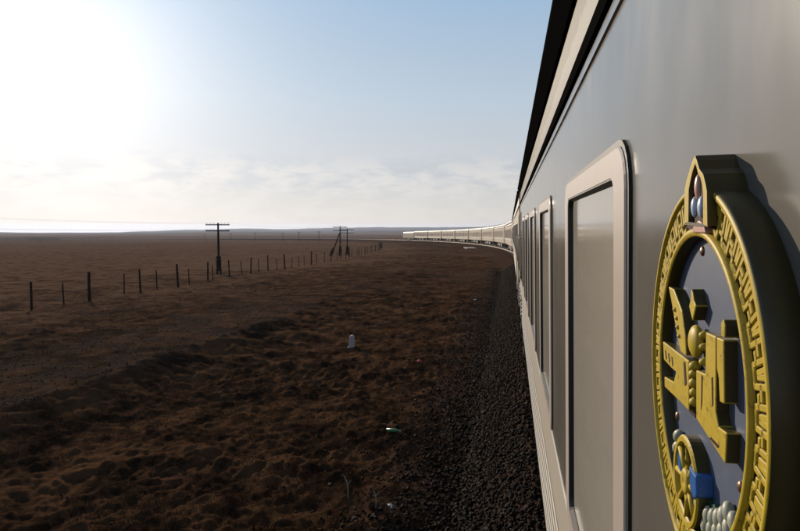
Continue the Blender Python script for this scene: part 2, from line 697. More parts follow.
def height(x, y, rcam=None):
    x = np.asarray(x, float)
    y = np.asarray(y, float)
    r = np.hypot(x, y) if rcam is None else rcam
    x, y, r = np.atleast_1d(x), np.atleast_1d(y), np.atleast_1d(r)
    s, t = st(x, y)
    a = np.abs(t)
    q = np.clip(y * .96 - x * .28, -400, 6000)
    base = CZ - np.where(q < 450, drop(np.minimum(q, 450)), drop(450.) + 25 * (1 - np.exp(-(q - 450) / 2400.)))
    w = 1 - sstep(45, 160, a)
    w = w * (s > -300) * (s < 900)
    base = base * (1 - w) + (CZ - drop(np.minimum(s, 900))) * w
    aw = a + sstep(6, 9, a) * (1.0 * fbm(s / 13., t * 0, 3, 2))
    prof = np.interp(aw, [0, 2.4, 3.3, 5.2, 7.0, 9.6, 10.8, 11.5, 12.6, 16, 26, 60],
                     [-.95, -.95, -1.0, -1.12, -1.18, -1.14, -.96, -.76, -.74, -.86, -1.15, -1.5])
    prof2 = np.interp(aw, [0, 2.4, 3.3, 6.5, 12.6, 16, 26, 60], [-.95, -.95, -1.0, -1.08, -.92, -.98, -1.45, -1.8])
    kb_ = sstep(17, 34, s)
    prof = prof * (1 - kb_) + prof2 * kb_
    m = sstep(2.4, 3.8, a)
    flat = 1 - .65 * (sstep(11.4, 12.2, aw) * (1 - sstep(15, 17, aw)))
    n = .30 * fbm(x / 9., y / 9., 5, 2)
    f1 = np.clip(1.3 - r / 160., 0, 1)
    f2 = np.clip(1.25 - r / 70., 0, 1)
    lump = np.clip(fbm(x / .75, y / .75, 23, 2) + .05, 0, 1)
    big = np.clip(fbm(x / 2.3, y / 2.3, 29, 2), 0, 1)
    n = n + (.11 * fbm(x / 1.7, y / 1.7, 9, 2) + .04 * big) * f1
    xw, yw = x + .18 * fbm(x / .5, y / .5, 83, 2), y + .18 * fbm(x / .5, y / .5, 89, 2)
    near = r < 95
    tu = np.zeros_like(x)
    if np.any(near):
        tu[near] = .07 * tussock(xw[near], yw[near], .46, 101) + .06 * tussock(xw[near] + 3.3, yw[near] - 1.7, .24, 131) + .04 * fbm(x[near] / .12, y[near] / .12, 151, 3) * np.clip(1.4 - r[near] / 28., 0, 1)
    patch = .35 + .65 * sstep(-.25, .2, fbm(x / 3.5, y / 3.5, 97, 2))
    n = n + (tu * patch + .035 * lump + .075 * fbm(x / .30, y / .30, 31, 4)) * f2
    z = base + prof + m * flat * n
    far = sstep(60, 400, r)
    z = z + far * m * (1.1 * fbm(x / 70., y / 70., 41, 3)) * sstep(6, 50, a)
    z = z + sstep(600, 2200, r) * 7.0 * fbm(x / 650., y / 500., 47, 3)
    return z if z.size > 1 else float(z.ravel()[0])


def ground_hit(px, py, t_off=0.0):
    d = ray(px, py)
    lo = 2.0
    prev = lo
    k = lo
    while k < 900:
        p = CAM + d * k
        if p.z <= float(height(p.x, p.y)):
            lo, hi = prev, k
            for _ in range(30):
                mdl = (lo + hi) / 2
                p = CAM + d * mdl
                if p.z <= float(height(p.x, p.y)):
                    hi = mdl
                else:
                    lo = mdl
            p = CAM + d * hi
            return Vector((p.x, p.y, float(height(p.x, p.y))))
        prev = k
        k *= 1.01
    p = CAM + d * 300
    return Vector((p.x, p.y, float(height(p.x, p.y))))


# ------------------------------------------------------------------ ground and far hills
def polar(name, rs, az, zfun, m, attr_fun=None, close=False):
    A, Rr = np.meshgrid(az, rs)
    X, Y = Rr * np.sin(A), Rr * np.cos(A)
    Z = zfun(X, Y, Rr, A)
    V = np.stack([X, Y, Z], -1).reshape(-1, 3)
    nr, na = len(rs), len(az)
    i, j = np.meshgrid(np.arange(nr - 1), np.arange(na if close else na - 1), indexing='ij')
    jn = (j + 1) % na
    F = np.stack([i * na + j, i * na + jn, (i + 1) * na + jn, (i + 1) * na + j], -1).reshape(-1, 4)
    at = {k: fn(X, Y).ravel() for k, fn in attr_fun.items()} if attr_fun else None
    return np_mesh(name, V, F, m, smooth=True, attr=at)


def gravel_mask(X, Y):
    s, t = st(X, Y)
    aw = t + 1.0 * fbm(s / 13., t * 0, 3, 2)
    a = sstep(10.9, 11.8, aw) * (1 - sstep(14.5, 17.5, aw))
    a = a * (1 - .75 * sstep(20, 40, s))
    return np.clip(a * .7 + .8 * (1 - sstep(3.0, 4.4, np.abs(t))), 0, 1)


az_f = np.radians(np.linspace(-62, 14, 640))
az_c = np.radians(np.linspace(14, 298, 150)[1:-1])
AZ = np.concatenate([az_f, az_c])
rs = np.concatenate([[.3, 1.2, 2.2, 3.0], np.geomspace(3.6, 62, 520), np.geomspace(62, 2600, 270)[1:]])
ground = polar('ground', rs, AZ, lambda X, Y, R, A: height(X, Y, R), M['ground'], {'gravel': gravel_mask, 'steppe': lambda X, Y: sstep(13, 27, np.abs(st(X, Y)[1])) * .75 + .0 * X}, close=True)
tag(ground, kind='structure')
hub_z = float(height(0., 0.))

HAZ = [-180, -95, -60, -46, -42, -38, -34, -30, -24, -19, -12, -6, 2, 12, 40, 110, 180]
HPY = [231, 232, 232, 231.5, 232.5, 232.8, 231, 229.6, 228.8, 228.6, 227.4, 227, 226, 227, 229, 231, 231]


def hill_z(X, Y, R, A):
    Rc = np.minimum(R, 2600.)
    z0 = height(Rc * np.sin(A), Rc * np.cos(A), Rc)
    az = np.degrees(np.arctan2(X, Y))
    py = np.interp(az, HAZ, HPY) + .9 * fbm(az / 3.2, az * 0, 61, 4)
    crest = 3.0 - 6500 * (py - 227.0) / 600.
    k = sstep(3300, 6500, R) + .05 * fbm(X / 700., Y / 700., 67, 4)
    z = z0 + (crest - z0) * np.where(R > 2700, k, 0)
    return z - np.maximum(R - 6500, 0) * .012


hills = polar('hills', np.geomspace(2600, 9000, 60), AZ, hill_z, M['hill'], close=True)
tag(hills, kind='structure')

# ------------------------------------------------------------------ railway: ballast bed, rails, sleepers
SS = np.concatenate([np.arange(-40, 60, 4.0), np.arange(60, 640, 5.0)])


def swept(prof, s_list, jit=0.0):
    """closed profile of (left offset, height) rolled by the cant, swept along the track"""
    loops = []
    c, sn = math.cos(CANT), math.sin(CANT)
    for s in s_list:
        p, a = path(float(s))
        L = []
        for t, z in prof:
            x, zz = -t * c + z * sn, t * sn + z * c
            L.append((p.x + x * math.cos(a), p.y + x * math.sin(a), p.z + zz))
        loops.append(L)
    mb = MB()
    mb.quad_strip(loops, True, True, True)
    return mb


bed = swept([(-3.6, -1.25), (-3.25, -.95), (-1.75, -.24), (1.5, -.24), (2.5, -.90), (2.9, -1.25)], SS).build('ballast_bed', M['ballast'])
tag(bed, kind='structure')
for sgn in (-1, 1):
    c0 = sgn * .7975
    prof = [(c0 - .07, -.18), (c0 + .07, -.18), (c0 + .07, -.165), (c0 + .012, -.14), (c0 + .012, -.05), (c0 + .036, -.04),
            (c0 + .036, -.004), (c0 + .03, 0), (c0 - .03, 0), (c0 - .036, -.004), (c0 - .036, -.04), (c0 - .012, -.05), (c0 - .012, -.14), (c0 - .07, -.165)]
    swept(prof, SS).build('rail', M['rail'], bed)
mb = MB()
for s in np.arange(-20, 420, .62):
    p, a = path(float(s))
    c, sn = math.cos(CANT), math.sin(CANT)
    lo, hi = [], []
    for (t, ds) in ((-1.3, -.12), (1.3, -.12), (1.3, .12), (-1.3, .12)):
        for lst, z in ((lo, -.32), (hi, -.181)):
            x, zz = -t * c + z * sn, t * sn + z * c
            lst.append((p.x + x * math.cos(a) - ds * math.sin(a), p.y + x * math.sin(a) + ds * math.cos(a), p.z + zz))
    mb.quad_strip([lo, hi], True, True, True)
tag(mb.build('sleepers', M['sleeper'], bed), kind='stuff')

# ------------------------------------------------------------------ stones, grass (uncountable)
BLK_V = np.array([(x, y, z) for x in (-1, 1) for y in (-1, 1) for z in (-1, 1)]) * .62
BLK_F = np.array([(0, 1, 3), (0, 3, 2), (4, 6, 7), (4, 7, 5), (0, 4, 5), (0, 5, 1), (2, 3, 7), (2, 7, 6), (0, 2, 6), (0, 6, 4), (1, 5, 7), (1, 7, 3)])


def rand_rot(n):
    q = rng.normal(size=(n, 4))
    q /= np.linalg.norm(q, axis=1)[:, None]
    w, x, y, z = q.T
    return np.stack([1 - 2 * (y * y + z * z), 2 * (x * y - z * w), 2 * (x * z + y * w),
                     2 * (x * y + z * w), 1 - 2 * (x * x + z * z), 2 * (y * z - x * w),
                     2 * (x * z - y * w), 2 * (y * z + x * w), 1 - 2 * (x * x + y * y)], -1).reshape(n, 3, 3)


def stones(name, P, size, label, m, kind='stuff', cat='gravel', bias=1.0):
    n = len(P)
    V = BLK_V[None] + .38 * (rng.random((n, 8, 3)) - .5) * 1.9
    V = V * (size[:, None, None] * (.65 + .75 * rng.random((n, 1, 3))))
    V = np.einsum('nij,nkj->nki', rand_rot(n), V)
    V = V + P[:, None, :]
    F = BLK_F[None] + (np.arange(n) * 8)[:, None, None]
    tone = np.repeat(rng.random(n) ** bias, 8)
    o = np_mesh(name, V.reshape(-1, 3), F.reshape(-1, 3), m, attr={'tone': tone})
    return tag(o, label, cat, kind=kind)


def bed_z(s, t):
    return np.interp(np.abs(t), [0, 1.5, 2.5, 2.9], [-.24, -.24, -.90, -1.25])


n = 42000
s = 3.5 + 52 * rng.random(n) ** 1.6
t = 1.15 + 1.4 * rng.random(n) ** .85 + np.abs(rng.normal(size=n)) ** 1.6 * .42 * (1 + .6 * fbm(s / 1.3, s * 0, 71, 2))
xy = np.stack([CX - t, s], -1)
zb = CZ - drop(s) + bed_z(s, t) + np.sin(CANT) * t
zg = height(xy[:, 0], xy[:, 1])
P = np.concatenate([xy, np.maximum(zb, zg)[:, None]], -1)
sz = .012 + .022 * rng.random(n) ** 1.5
P[:, 2] += sz * .35
stones('ballast_stones', P, sz, 'dark crushed stone ballast heaped beside the coaches', M['stone'], cat='ballast', bias=2.2)

n = 6000
s = 5 + 45 * rng.random(n) ** 1.4
t = 11.6 + 4.2 * rng.random(n) ** 1.3
t = np.where(rng.random(n) < .22, 4 + 22 * rng.random(n), t)
x, y = CX - t, s
P = np.stack([x, y, height(x, y)], -1)
sz = .008 + .018 * rng.random(n) ** 3
P[:, 2] += sz * .3
stones('scattered_gravel', P, sz, 'loose grey gravel scattered along the low earth bank', M['stone'], bias=.5)


def tufts(name, n, smin, smax, pw, tmin, tmax, hmin, hmax, nb, width, label):
    s = smin + (smax - smin) * rng.random(n) ** pw
    t = tmin + (tmax - tmin) * rng.random(n) ** 1.15
    x, y = CX - t, s
    keep = fbm(x / 2.2, y / 2.2, 29, 2) + .5 * fbm(x / .75, y / .75, 23, 2) > -.12
    keep &= ~((t > 11.8) & (t < 15.0) & (rng.random(n) < .75))
    x, y = x[keep], y[keep]
    n = len(x)
    hh = hmin + (hmax - hmin) * rng.random(n) ** 2
    spread = (.04 + .10 * rng.random(n))
    bx = x[:, None] + rng.normal(size=(n, nb)) * spread[:, None]
    by = y[:, None] + rng.normal(size=(n, nb)) * spread[:, None]
    bz = height(bx.ravel(), by.ravel()).reshape(n, nb) - .012
    L = hh[:, None] * (.5 + .7 * rng.random((n, nb)))
    az = rng.random((n, nb)) * 2 * np.pi
    lean = .35 + .75 * rng.random((n, nb))
    tipx = bx + L * np.sin(lean) * np.cos(az)
    tipy = by + L * np.sin(lean) * np.sin(az)
    tipz = bz + L * np.cos(lean) + .012
    wa = rng.random((n, nb)) * np.pi
    wx, wy = np.cos(wa) * width, np.sin(wa) * width
    V = np.stack([np.stack([bx - wx, by - wy, bz], -1), np.stack([bx + wx, by + wy, bz], -1), np.stack([tipx, tipy, tipz], -1)], 2)
    V = V.reshape(-1, 3)
    F = np.arange(len(V)).reshape(-1, 3)
    tone = np.repeat((.25 + .75 * rng.random(n))[:, None] * (.5 + .5 * rng.random((n, nb))), 3)
    o = np_mesh(name, V, F, M['blade'], attr={'tone': tone})
    return tag(o, label, 'grass', kind='stuff')


tufts('dry_grass', 52000, 5, 62, 1.7, 2.8, 34, .03, .13, 12, .005, 'short dry brown grass tufts all over the steppe')



# ------------------------------------------------------------------ coaches
HALF, CLEN = 1.55, 25.6                   # half width, body length
WIN_Y = [1.32 + 2.05 * k for k in range(-5, 5)]
Z_BOT, Z_SILL, Z_GUT, Z_COVE = 1.10, 1.885, 3.448, 3.737
Z_RIB = 1.69
WZ0, WZ1, WW = 1.920, 3.150, 1.19


def rrect(y0, y1, z0, z1, r, seg=5):
    pts = []
    for cy, cz, a0 in ((y1 - r, z1 - r, 0), (y0 + r, z1 - r, 90), (y0 + r, z0 + r, 180), (y1 - r, z0 + r, 270)):
        for k in range(seg + 1):
            a = R2(a0 + 90 * k / seg)
            pts.append((cy + r * math.cos(a), cz + r * math.sin(a)))
    return pts


def at_x(poly, x):
    return [(x, y, z) for y, z in poly]


def make_window(parent, yc, frame_m, pane_m):
    X = -HALF
    y0, y1 = yc - WW / 2, yc + WW / 2
    o1 = rrect(y0, y1, WZ0, WZ1, .085)
    o2 = rrect(y0 + .004, y1 - .004, WZ0 + .004, WZ1 - .004, .082)
    i1 = rrect(y0 + .115, y1 - .115, WZ0 + .055, WZ1 - .055, .04)
    i2 = rrect(y0 + .119, y1 - .119, WZ0 + .059, WZ1 - .059, .038)
    i3 = rrect(y0 + .126, y1 - .126, WZ0 + .066, WZ1 - .066, .034)
    g0 = rrect(y0 - .012, y1 + .012, WZ0 - .012, WZ1 + .012, .097)
    w = MB().quad_strip([at_x(o1, X - .001), at_x(o1, X - .008), at_x(o2, X - .011), at_x(i1, X - .011), at_x(i1, X + .02)]).build('window', frame_m, parent)
    MB().quad_strip([at_x(g0, X + .002), at_x(g0, X - .006), at_x(o1, X - .006)]).build('gasket', M['rubber'], w)
    MB().quad_strip([at_x(i1, X - .0095), at_x(i2, X - .0095), at_x(i3, X + .004), at_x(i3, X + .02)]).build('glazing_strip', M['rubber'], w)
    mb = MB()
    mb.v = at_x(i2, X + .006)
    mb.f = [tuple(range(len(i2)))]
    mb.build('pane', pane_m, w, recalc=False)
    return w


def cells(ys, zs, holes, X):
    """one sheet of wall at x = X with rectangular openings"""
    mb = MB()
    for z in zs:
        for y in ys:
            mb.v.append((X, y, z))
    n = len(ys)
    for i in range(len(zs) - 1):
        for j in range(n - 1):
            cy, cz = (ys[j] + ys[j + 1]) / 2, (zs[i] + zs[i + 1]) / 2
            if any(a < cy < b and c < cz < d for a, b, c, d in holes):
                continue
            mb.f.append((i * n + j + 1, i * n + j, (i + 1) * n + j, (i + 1) * n + j + 1))
    return mb


def make_bogie(parent, yc):
    b = MB()
    for sx in (-1, 1):
        b.box(sx * 1.02 - .07, sx * 1.02 + .07, yc - 1.75, yc + 1.75, .52, .72)
    b.box(-.95, .95, yc - .2, yc + .2, .5, .9)
    for sx in (-1, 1):
        for dy in (-1.2, 1.2):
            b.box(sx * 1.02 - .13, sx * 1.02 + .13, yc + dy - .17, yc + dy + .17, .3, .62)
    bo = b.build('bogie', M['iron'], parent)
    for dy in (-1.2, 1.2):
        wv = MB()
        seg = 28
        for sx in (-1, 1):
            c0 = sx * .7975
            prof = [(c0 - sx * .105, .12), (c0 - sx * .10, .486), (c0 - sx * .07, .486), (c0 - sx * .06, .462), (c0 + sx * .06, .457), (c0 + sx * .065, .38), (c0 + sx * .03, .12)]
            loops = [[(xx, yc + dy + rr * math.cos(2 * math.pi * k / seg), .4575 + rr * math.sin(2 * math.pi * k / seg)) for k in range(seg)] for xx, rr in prof]
            wv.quad_strip(loops, True, True, True)
        wv.tube([(-.8, yc + dy, .4575), (.8, yc + dy, .4575)], .085, 10)
        wv.build('wheelset', M['iron'], bo)
    return bo


def make_coach(paint, frame_m, pane_m, near):
    root = empty('passenger_coach')
    h = CLEN / 2
    holes = [(y - WW / 2 + .03, y + WW / 2 - .03, WZ0 + .03, WZ1 - .03) for y in WIN_Y]
    dys = [11.72, -11.72]
    dholes = [(y - .42, y + .42, Z_SILL - .0, 3.30) for y in dys]
    ys = sorted(set([-h, h] + [v for q in holes + dholes for v in q[:2]]))
    zs = sorted(set([Z_SILL, WZ0 + .03, WZ1 - .03, 3.30, Z_GUT + .05]))
    wall = cells(ys, zs, holes + dholes, -HALF).build('side_wall', paint, root, recalc=False)
    # ribbed skirt below the sill
    prof = [(-HALF, Z_RIB + .01)]
    nr = 7
    for k in range(nr):
        za = Z_RIB - .01 - (Z_RIB - Z_BOT - .03) * k / nr
        zb = Z_RIB - .01 - (Z_RIB - Z_BOT - .03) * (k + 1) / nr
        g = (za - zb)
        prof += [(-HALF, za), (-HALF - .012, za - g * .18), (-HALF - .012, za - g * .62), (-HALF, za - g * .80)]
    prof += [(-HALF, Z_BOT + .01), (-HALF + .06, Z_BOT), (-HALF + .3, Z_BOT)]
    sk = MB()
    for a, b in ((-h, -11.72 - .42), (-11.72 + .42, 11.72 - .42), (11.72 + .42, h)):
        sk.sweep_y(prof, a, b)
    sk.build('skirt', M['skirt'] if near else paint, root)
    MB().sweep_y([(-HALF + .002, Z_SILL + .012), (-HALF - .004, Z_SILL + .008), (-HALF - .020, Z_RIB + .03), (-HALF - .018, Z_RIB + .004), (-HALF + .002, Z_RIB)], -h, h, True).build('sill_moulding', M['moulding'], root)
    MB().sweep_y([(-HALF + .002, Z_GUT), (-HALF - .014, Z_GUT + .006), (-HALF - .016, Z_GUT + .044), (-HALF + .002, Z_GUT + .05)], -h, h, True).build('gutter_moulding', M['black'], root)
    MB().sweep_y([(-HALF + .001, Z_GUT - .002), (-HALF - .006, Z_GUT - .004), (-HALF - .006, Z_GUT - .030), (-HALF + .001, Z_GUT - .032)], -h, h, True).build('drip_strip', paint, root)
    MB().sweep_y([(-HALF, Z_GUT + .05), (-HALF - .001, 3.56), (-HALF + .004, 3.65), (-HALF + .012, Z_COVE + .01)], -h, h).build('cove', M['cove'] if near else M['roof'], root, smooth=True)
    MB().sweep_y([(-HALF + .02, Z_COVE), (-HALF - .004, Z_COVE), (-HALF - .050, 3.80), (-HALF - .052, 3.822), (-HALF - .035, 3.832), (-HALF + .02, 3.826)], -h - .05, h + .05, True).build('eave', M['black'], root)
    rp = [(-1.535, 3.826)]
    for k in range(0, 13):
        a = math.pi * (1 - k / 12)
        rp.append((1.50 * math.cos(a), 3.83 + .50 * abs(math.sin(a)) ** .75))
    rp.append((1.535, 3.826))
    MB().sweep_y(rp, -h, h, True).build('roof', M['roof'], root, smooth=False)
    MB().sweep_y([(HALF, Z_BOT), (HALF, 3.826), (HALF - .03, 3.826), (HALF - .03, Z_BOT)], -h, h, True).build('far_side_wall', paint, root)
    for sy in (-1, 1):
        ew = MB()
        ew.box(-HALF + .003, HALF - .033, sy * h - .02, sy * h + .02, Z_BOT + .02, 3.825)
        ew.build('end_wall', M['iron'], root)
        MB().box(-HALF - .004, -HALF + .01, *sorted((sy * (h - .17), sy * (h + .022))), Z_BOT, 3.735).build('corner_post', M['iron'], root)
        gb = MB()
        for k in range(6):
            y0 = sy * (h + .021 + .08 * k)
            dd = .05 if k % 2 else 0
            lo, hi = sorted((y0, y0 + sy * .079))
            gb.box(-.62 + dd, .62 - dd, lo, hi, 1.25 + dd, 3.55 - dd)
        gb.build('gangway', M['rubber'], root)
    for y in dys:
        d = MB()
        d.box(-HALF + .010, -HALF + .045, y - .405, y + .405, Z_BOT + .05, 3.29)
        dr = d.build('door', paint, root, bevel=.006)
        MB().quad_strip([at_x(rrect(y - .42, y + .42, Z_BOT + .02, 3.31, .05), -HALF - .002),
                         at_x(rrect(y - .40, y + .40, Z_BOT + .05, 3.285, .04), -HALF - .002),
                         at_x(rrect(y - .40, y + .40, Z_BOT + .05, 3.285, .04), -HALF + .02)]).build('door_seal', M['rubber'], dr)
        mb = MB()
        pw = rrect(y - .22, y + .22, 2.15, 3.0, .06)
        mb.quad_strip([at_x(pw, -HALF + .012), at_x(pw, -HALF + .005)], True, False, True)
        mb.build('door_pane', pane_m, dr)
        MB().tube([(-HALF + .01, y - .33, 2.0), (-HALF - .03, y - .33, 2.02), (-HALF - .03, y - .33, 2.13), (-HALF + .01, y - .33, 2.15)], .009, 6).build('door_handle', M['iron'], dr)
        for dy in (-.53, .53):
            MB().tube([(-HALF + .005, y + dy, 1.45), (-HALF - .06, y + dy, 1.5), (-HALF - .06, y + dy, 2.75), (-HALF + .005, y + dy, 2.8)], .014, 8).build('handrail', M['moulding'], root)
        stp = MB()
        for k in range(3):
            stp.box(-HALF + .02, -HALF + .25, y - .36, y + .36, .50 + .24 * k, .53 + .24 * k)
        stp.box(-HALF + .02, -HALF + .25, y - .40, y - .37, .48, Z_BOT + .02)
        stp.box(-HALF + .02, -HALF + .25, y + .37, y + .40, .48, Z_BOT + .02)
        stp.build('steps', M['rust'], root)
    for y in WIN_Y:
        make_window(root, y, frame_m, pane_m)
    uf = MB()
    uf.box(-1.25, 1.25, -h, h, .93, Z_BOT + .015)
    uf.box(-1.30, -.7, -4.2, -1.2, .42, .93)
    uf.box(-1.28, -.75, .6, 4.4, .50, .93)
    uf.box(.7, 1.3, -3.5, 2.6, .45, .93)
    uf.build('underframe', M['iron'], root)
    for sy in (-1, 1):
        cp = MB()
        cp.box(-.14, .14, *sorted((sy * (h - .1), sy * (h + .46))), .78, 1.0)
        cp.build('coupler', M['iron'], root)
        make_bogie(root, sy * 9.0)
    for k, y in enumerate((-10.8, -8.2, -4.1, 0.0, 4.1, 8.2, 10.8)):
        v = MB()
        zt = 4.33
        v.tube([(0, y, zt - .06), (0, y, zt + .05), (0, y, zt + .06), (0, y, zt + .13)], [.09, .09, .2, .12], 10)
        v.build('roof_vent', M['iron'], root)
    return root


def seat_on_track(o, s_mid, half_wb=9.0):
    a, _ = path(s_mid - half_wb)
    b, _ = path(s_mid + half_wb)
    d = (b - a).normalized()
    yv = d
    up = Vector((0, 0, 1))
    xv = yv.cross(up).normalized()
    zv = xv.cross(yv)
    rot = Matrix((xv, yv, zv)).transposed() @ Matrix.Rotation(CANT, 3, 'Y')
    o.matrix_world = Matrix.Translation((a + b) / 2) @ rot.to_4x4()
    o.location = (a + b) / 2
    o.rotation_euler = rot.to_euler()


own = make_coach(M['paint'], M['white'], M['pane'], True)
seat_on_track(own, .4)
tag(own, 'grey passenger coach with pale raised window surrounds carrying the round gold emblem', 'train coach', 'coaches of the train')

ORD = ['first', 'second', 'third', 'fourth', 'fifth', 'sixth', 'seventh', 'eighth', 'ninth', 'tenth']
PITCHC = 26.6
proto = None
for k in range(10):
    if proto is None:
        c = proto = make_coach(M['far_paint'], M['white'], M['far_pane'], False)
    else:
        c = copy_tree(proto)
    seat_on_track(c, .4 + PITCHC * (k + 1))
    tag(c, 'cream passenger coach on the curve, %s coach behind the locomotive' % ORD[9 - k], 'train coach', 'coaches of the train')


def make_loco():
    root = empty('locomotive')
    h = 10.2
    prof = [(-h, 1.15), (-h, 2.6), (-h + .05, 3.6), (h - 1.0, 3.6), (h - .25, 2.55), (h, 2.35), (h, 1.15)]
    MB().prism_x([(y, z) for y, z in prof], -1.5, 1.5).build('body', M['far_paint'], root, bevel=.08)
    rp = [(-1.45, 3.58)] + [(1.45 * math.cos(math.pi * (1 - k / 10)), 3.62 + .48 * math.sin(math.pi * k / 10)) for k in range(11)] + [(1.45, 3.58)]
    MB().sweep_y(rp, -h + .1, h - 1.1, True).build('roof', M['roof'], root)
    for y0, y1 in ((h - 2.2, h - 1.3), (-h + .5, -h + 1.2)):
        w = MB().box(-1.512, -1.49, y0, y1, 2.62, 3.3).build('cab_window', M['rubber'], root)
        MB().box(-1.520, -1.5125, y0 + .06, y1 - .06, 2.68, 3.24).build('pane', M['far_pane'], w)
    for k in range(5):
        y0 = -6.2 + 2.5 * k
        lv = MB()
        for j in range(6):
            lv.box(-1.53, -1.495, y0, y0 + 1.4, 2.7 + .11 * j, 2.76 + .11 * j)
        lv.build('louvre', M['rust'], root)
    MB().box(-1.508, -1.495, -h + .1, h - .2, 1.9, 2.15).build('stripe', M['rust'], root)
    MB().box(-1.35, 1.35, -h - .1, h + .1, .8, 1.145).build('underframe', M['iron'], root)
    MB().box(-1.2, 1.2, -2.6, 2.6, .35, .8).build('fuel_tank', M['iron'], root)
    MB().quad_strip([[(-1.1, h + .1, .25), (1.1, h + .1, .25), (1.2, h + .1, .8), (-1.2, h + .1, .8)], [(-.7, h + .5, .22), (.7, h + .5, .22), (.8, h + .25, .8), (-.8, h + .25, .8)]], True, True, True).build('cowcatcher', M['rust'], root)
    for sx in (-.9, .9):
        MB().tube([(sx, h - .05, 2.0), (sx, h + .06, 2.0)], .13, 12).build('headlight', M['porcelain'], root)
    for y in (-6.6, 6.6):
        make_bogie(root, y)
    return root


loco = make_loco()
seat_on_track(loco, .4 + PITCHC * 10 + 12.8 + .9 + 10.4, 6.6)
tag(loco, 'boxy pale locomotive with brown stripe at the head of the train', 'locomotive')

# ------------------------------------------------------------------ the round emblem screwed to the coach side
OWN_M = own.matrix_world.copy()
OWN_I = OWN_M.inverted()
EC = Vector((-HALF, .643 - .4, 3.0 - .163))          # centre of the emblem on the coach wall
EMB_M = OWN_M @ Matrix.Translation(EC) @ Matrix.Diagonal((1, 1, 1.10, 1))     # the shield is a little taller than wide
emb = empty('round_emblem')
emb.matrix_world = EMB_M
emb.location = EMB_M.to_translation()
emb.rotation_euler = OWN_M.to_euler()
emb.scale = (1, 1, 1.10)
tag(emb, 'round gold and blue emblem with meander rim and horse relief mounted on the coach side', 'emblem')
EMB_I = EMB_M.inverted()
X_RING, X_GROOVE, X_FIELD, X_REL = -.029, -.0245, -.0155, -.0275
R_OUT, R_IN = .1835, .1365


def ep(px, py, x=X_REL):
    """pixel -> (y, z) on the plane of the emblem at depth x"""
    o = EMB_I @ CAM
    d = EMB_I.to_3x3() @ ray(px, py)
    k = (x - o.x) / d.x
    p = o + d * k
    return p.y, p.z


def poly(pts, x=X_REL):
    return [ep(a, b, x) for a, b in pts]


def lathe_x(prof, seg=96, a0=0, a1=360):
    full = (a1 - a0) >= 360
    n = seg if full else seg + 1
    mb = MB()
    loops = []
    for r, x in prof:
        loops.append([(x, r * math.cos(R2(a0 + (a1 - a0) * k / seg)), r * math.sin(R2(a0 + (a1 - a0) * k / seg))) for k in range(n)])
    mb.quad_strip(loops, full)
    return mb


def ellipsoid(mb, y, z, ry, rz, x, rx, seg=12, rings=7, ang=0.0):
    loops = []
    ca, sa = math.cos(ang), math.sin(ang)
    for i in range(rings + 1):
        th = math.pi * i / rings
        w, h = max(math.sin(th), .02), math.cos(th)
        L = []
        for k in range(seg):
            p = 2 * math.pi * k / seg
            dy, dx, dz = ry * w * math.cos(p), rx * w * math.sin(p), rz * h
            L.append((x + dx, y + dy * ca - dz * sa, z + dy * sa + dz * ca))
        loops.append(L)
    return mb.quad_strip(loops, True, True, True)


rim = lathe_x([(R_OUT - .003, .004), (R_OUT, -.002), (R_OUT, -.0265), (R_OUT - .0012, -.0284), (R_OUT - .003, X_RING), (R_OUT - .0062, X_RING), (R_OUT - .0072, X_GROOVE)]).build('rim', M['gold_shaded'], emb, smooth=True)
lathe_x([(R_OUT - .0009, -.0279), (R_OUT - .0025, X_RING - .0006), (R_OUT - .0062, X_RING - .0006), (R_OUT - .0075, X_GROOVE)]).build('outer_lip', M['gold'], rim, smooth=True)
lathe_x([(R_IN + .0085, X_GROOVE), (R_IN + .0075, X_RING), (R_IN + .005, X_RING - .0012), (R_IN + .002, X_RING - .0006), (R_IN + .0006, X_RING + .001)]).build('inner_lip', M['gold'], rim, smooth=True)
lathe_x([(R_IN + .0006, X_RING + .0011), (R_IN, X_RING + .0025), (R_IN, X_FIELD + .002)]).build('inner_wall', M['gold_shaded'], rim, smooth=True)  # shade inside the rim painted in with the darkened gold
lathe_x([(R_OUT - .007, X_GROOVE + .0003), (R_IN + .008, X_GROOVE + .0003)]).build('groove', M['brown'], rim)
mb = MB()
mb.v = [(X_FIELD, (R_IN + .001) * math.cos(2 * math.pi * k / 96), (R_IN + .001) * math.sin(2 * math.pi * k / 96)) for k in range(96)]
mb.f = [tuple(range(95, -1, -1))]
field = mb.build('field', M['field'], emb, recalc=False)

# one meander key, then copies round the rim
RV0, RV1 = R_IN + .0095, R_OUT - .0085
kb = MB()


def stroke(u0, v0, u1, v1, w=.0052):
    ya, yb = sorted((u0, u1))
    va, vb = sorted((v0, v1))
    r0, r1 = RV0 + (RV1 - RV0) * va - w / 2, RV0 + (RV1 - RV0) * vb + w / 2
    t0, t1 = ya * .0345 - w / 2, yb * .0345 + w / 2
    lo, hi = [], []
    for (rr, tt) in ((r0, t0), (r0, t1), (r1, t1), (r1, t0)):
        hi.append((X_GROOVE - .0020, rr, tt))
        lo.append((X_GROOVE + .001, rr, tt))
    kb.quad_strip([lo, hi], True, False, True)


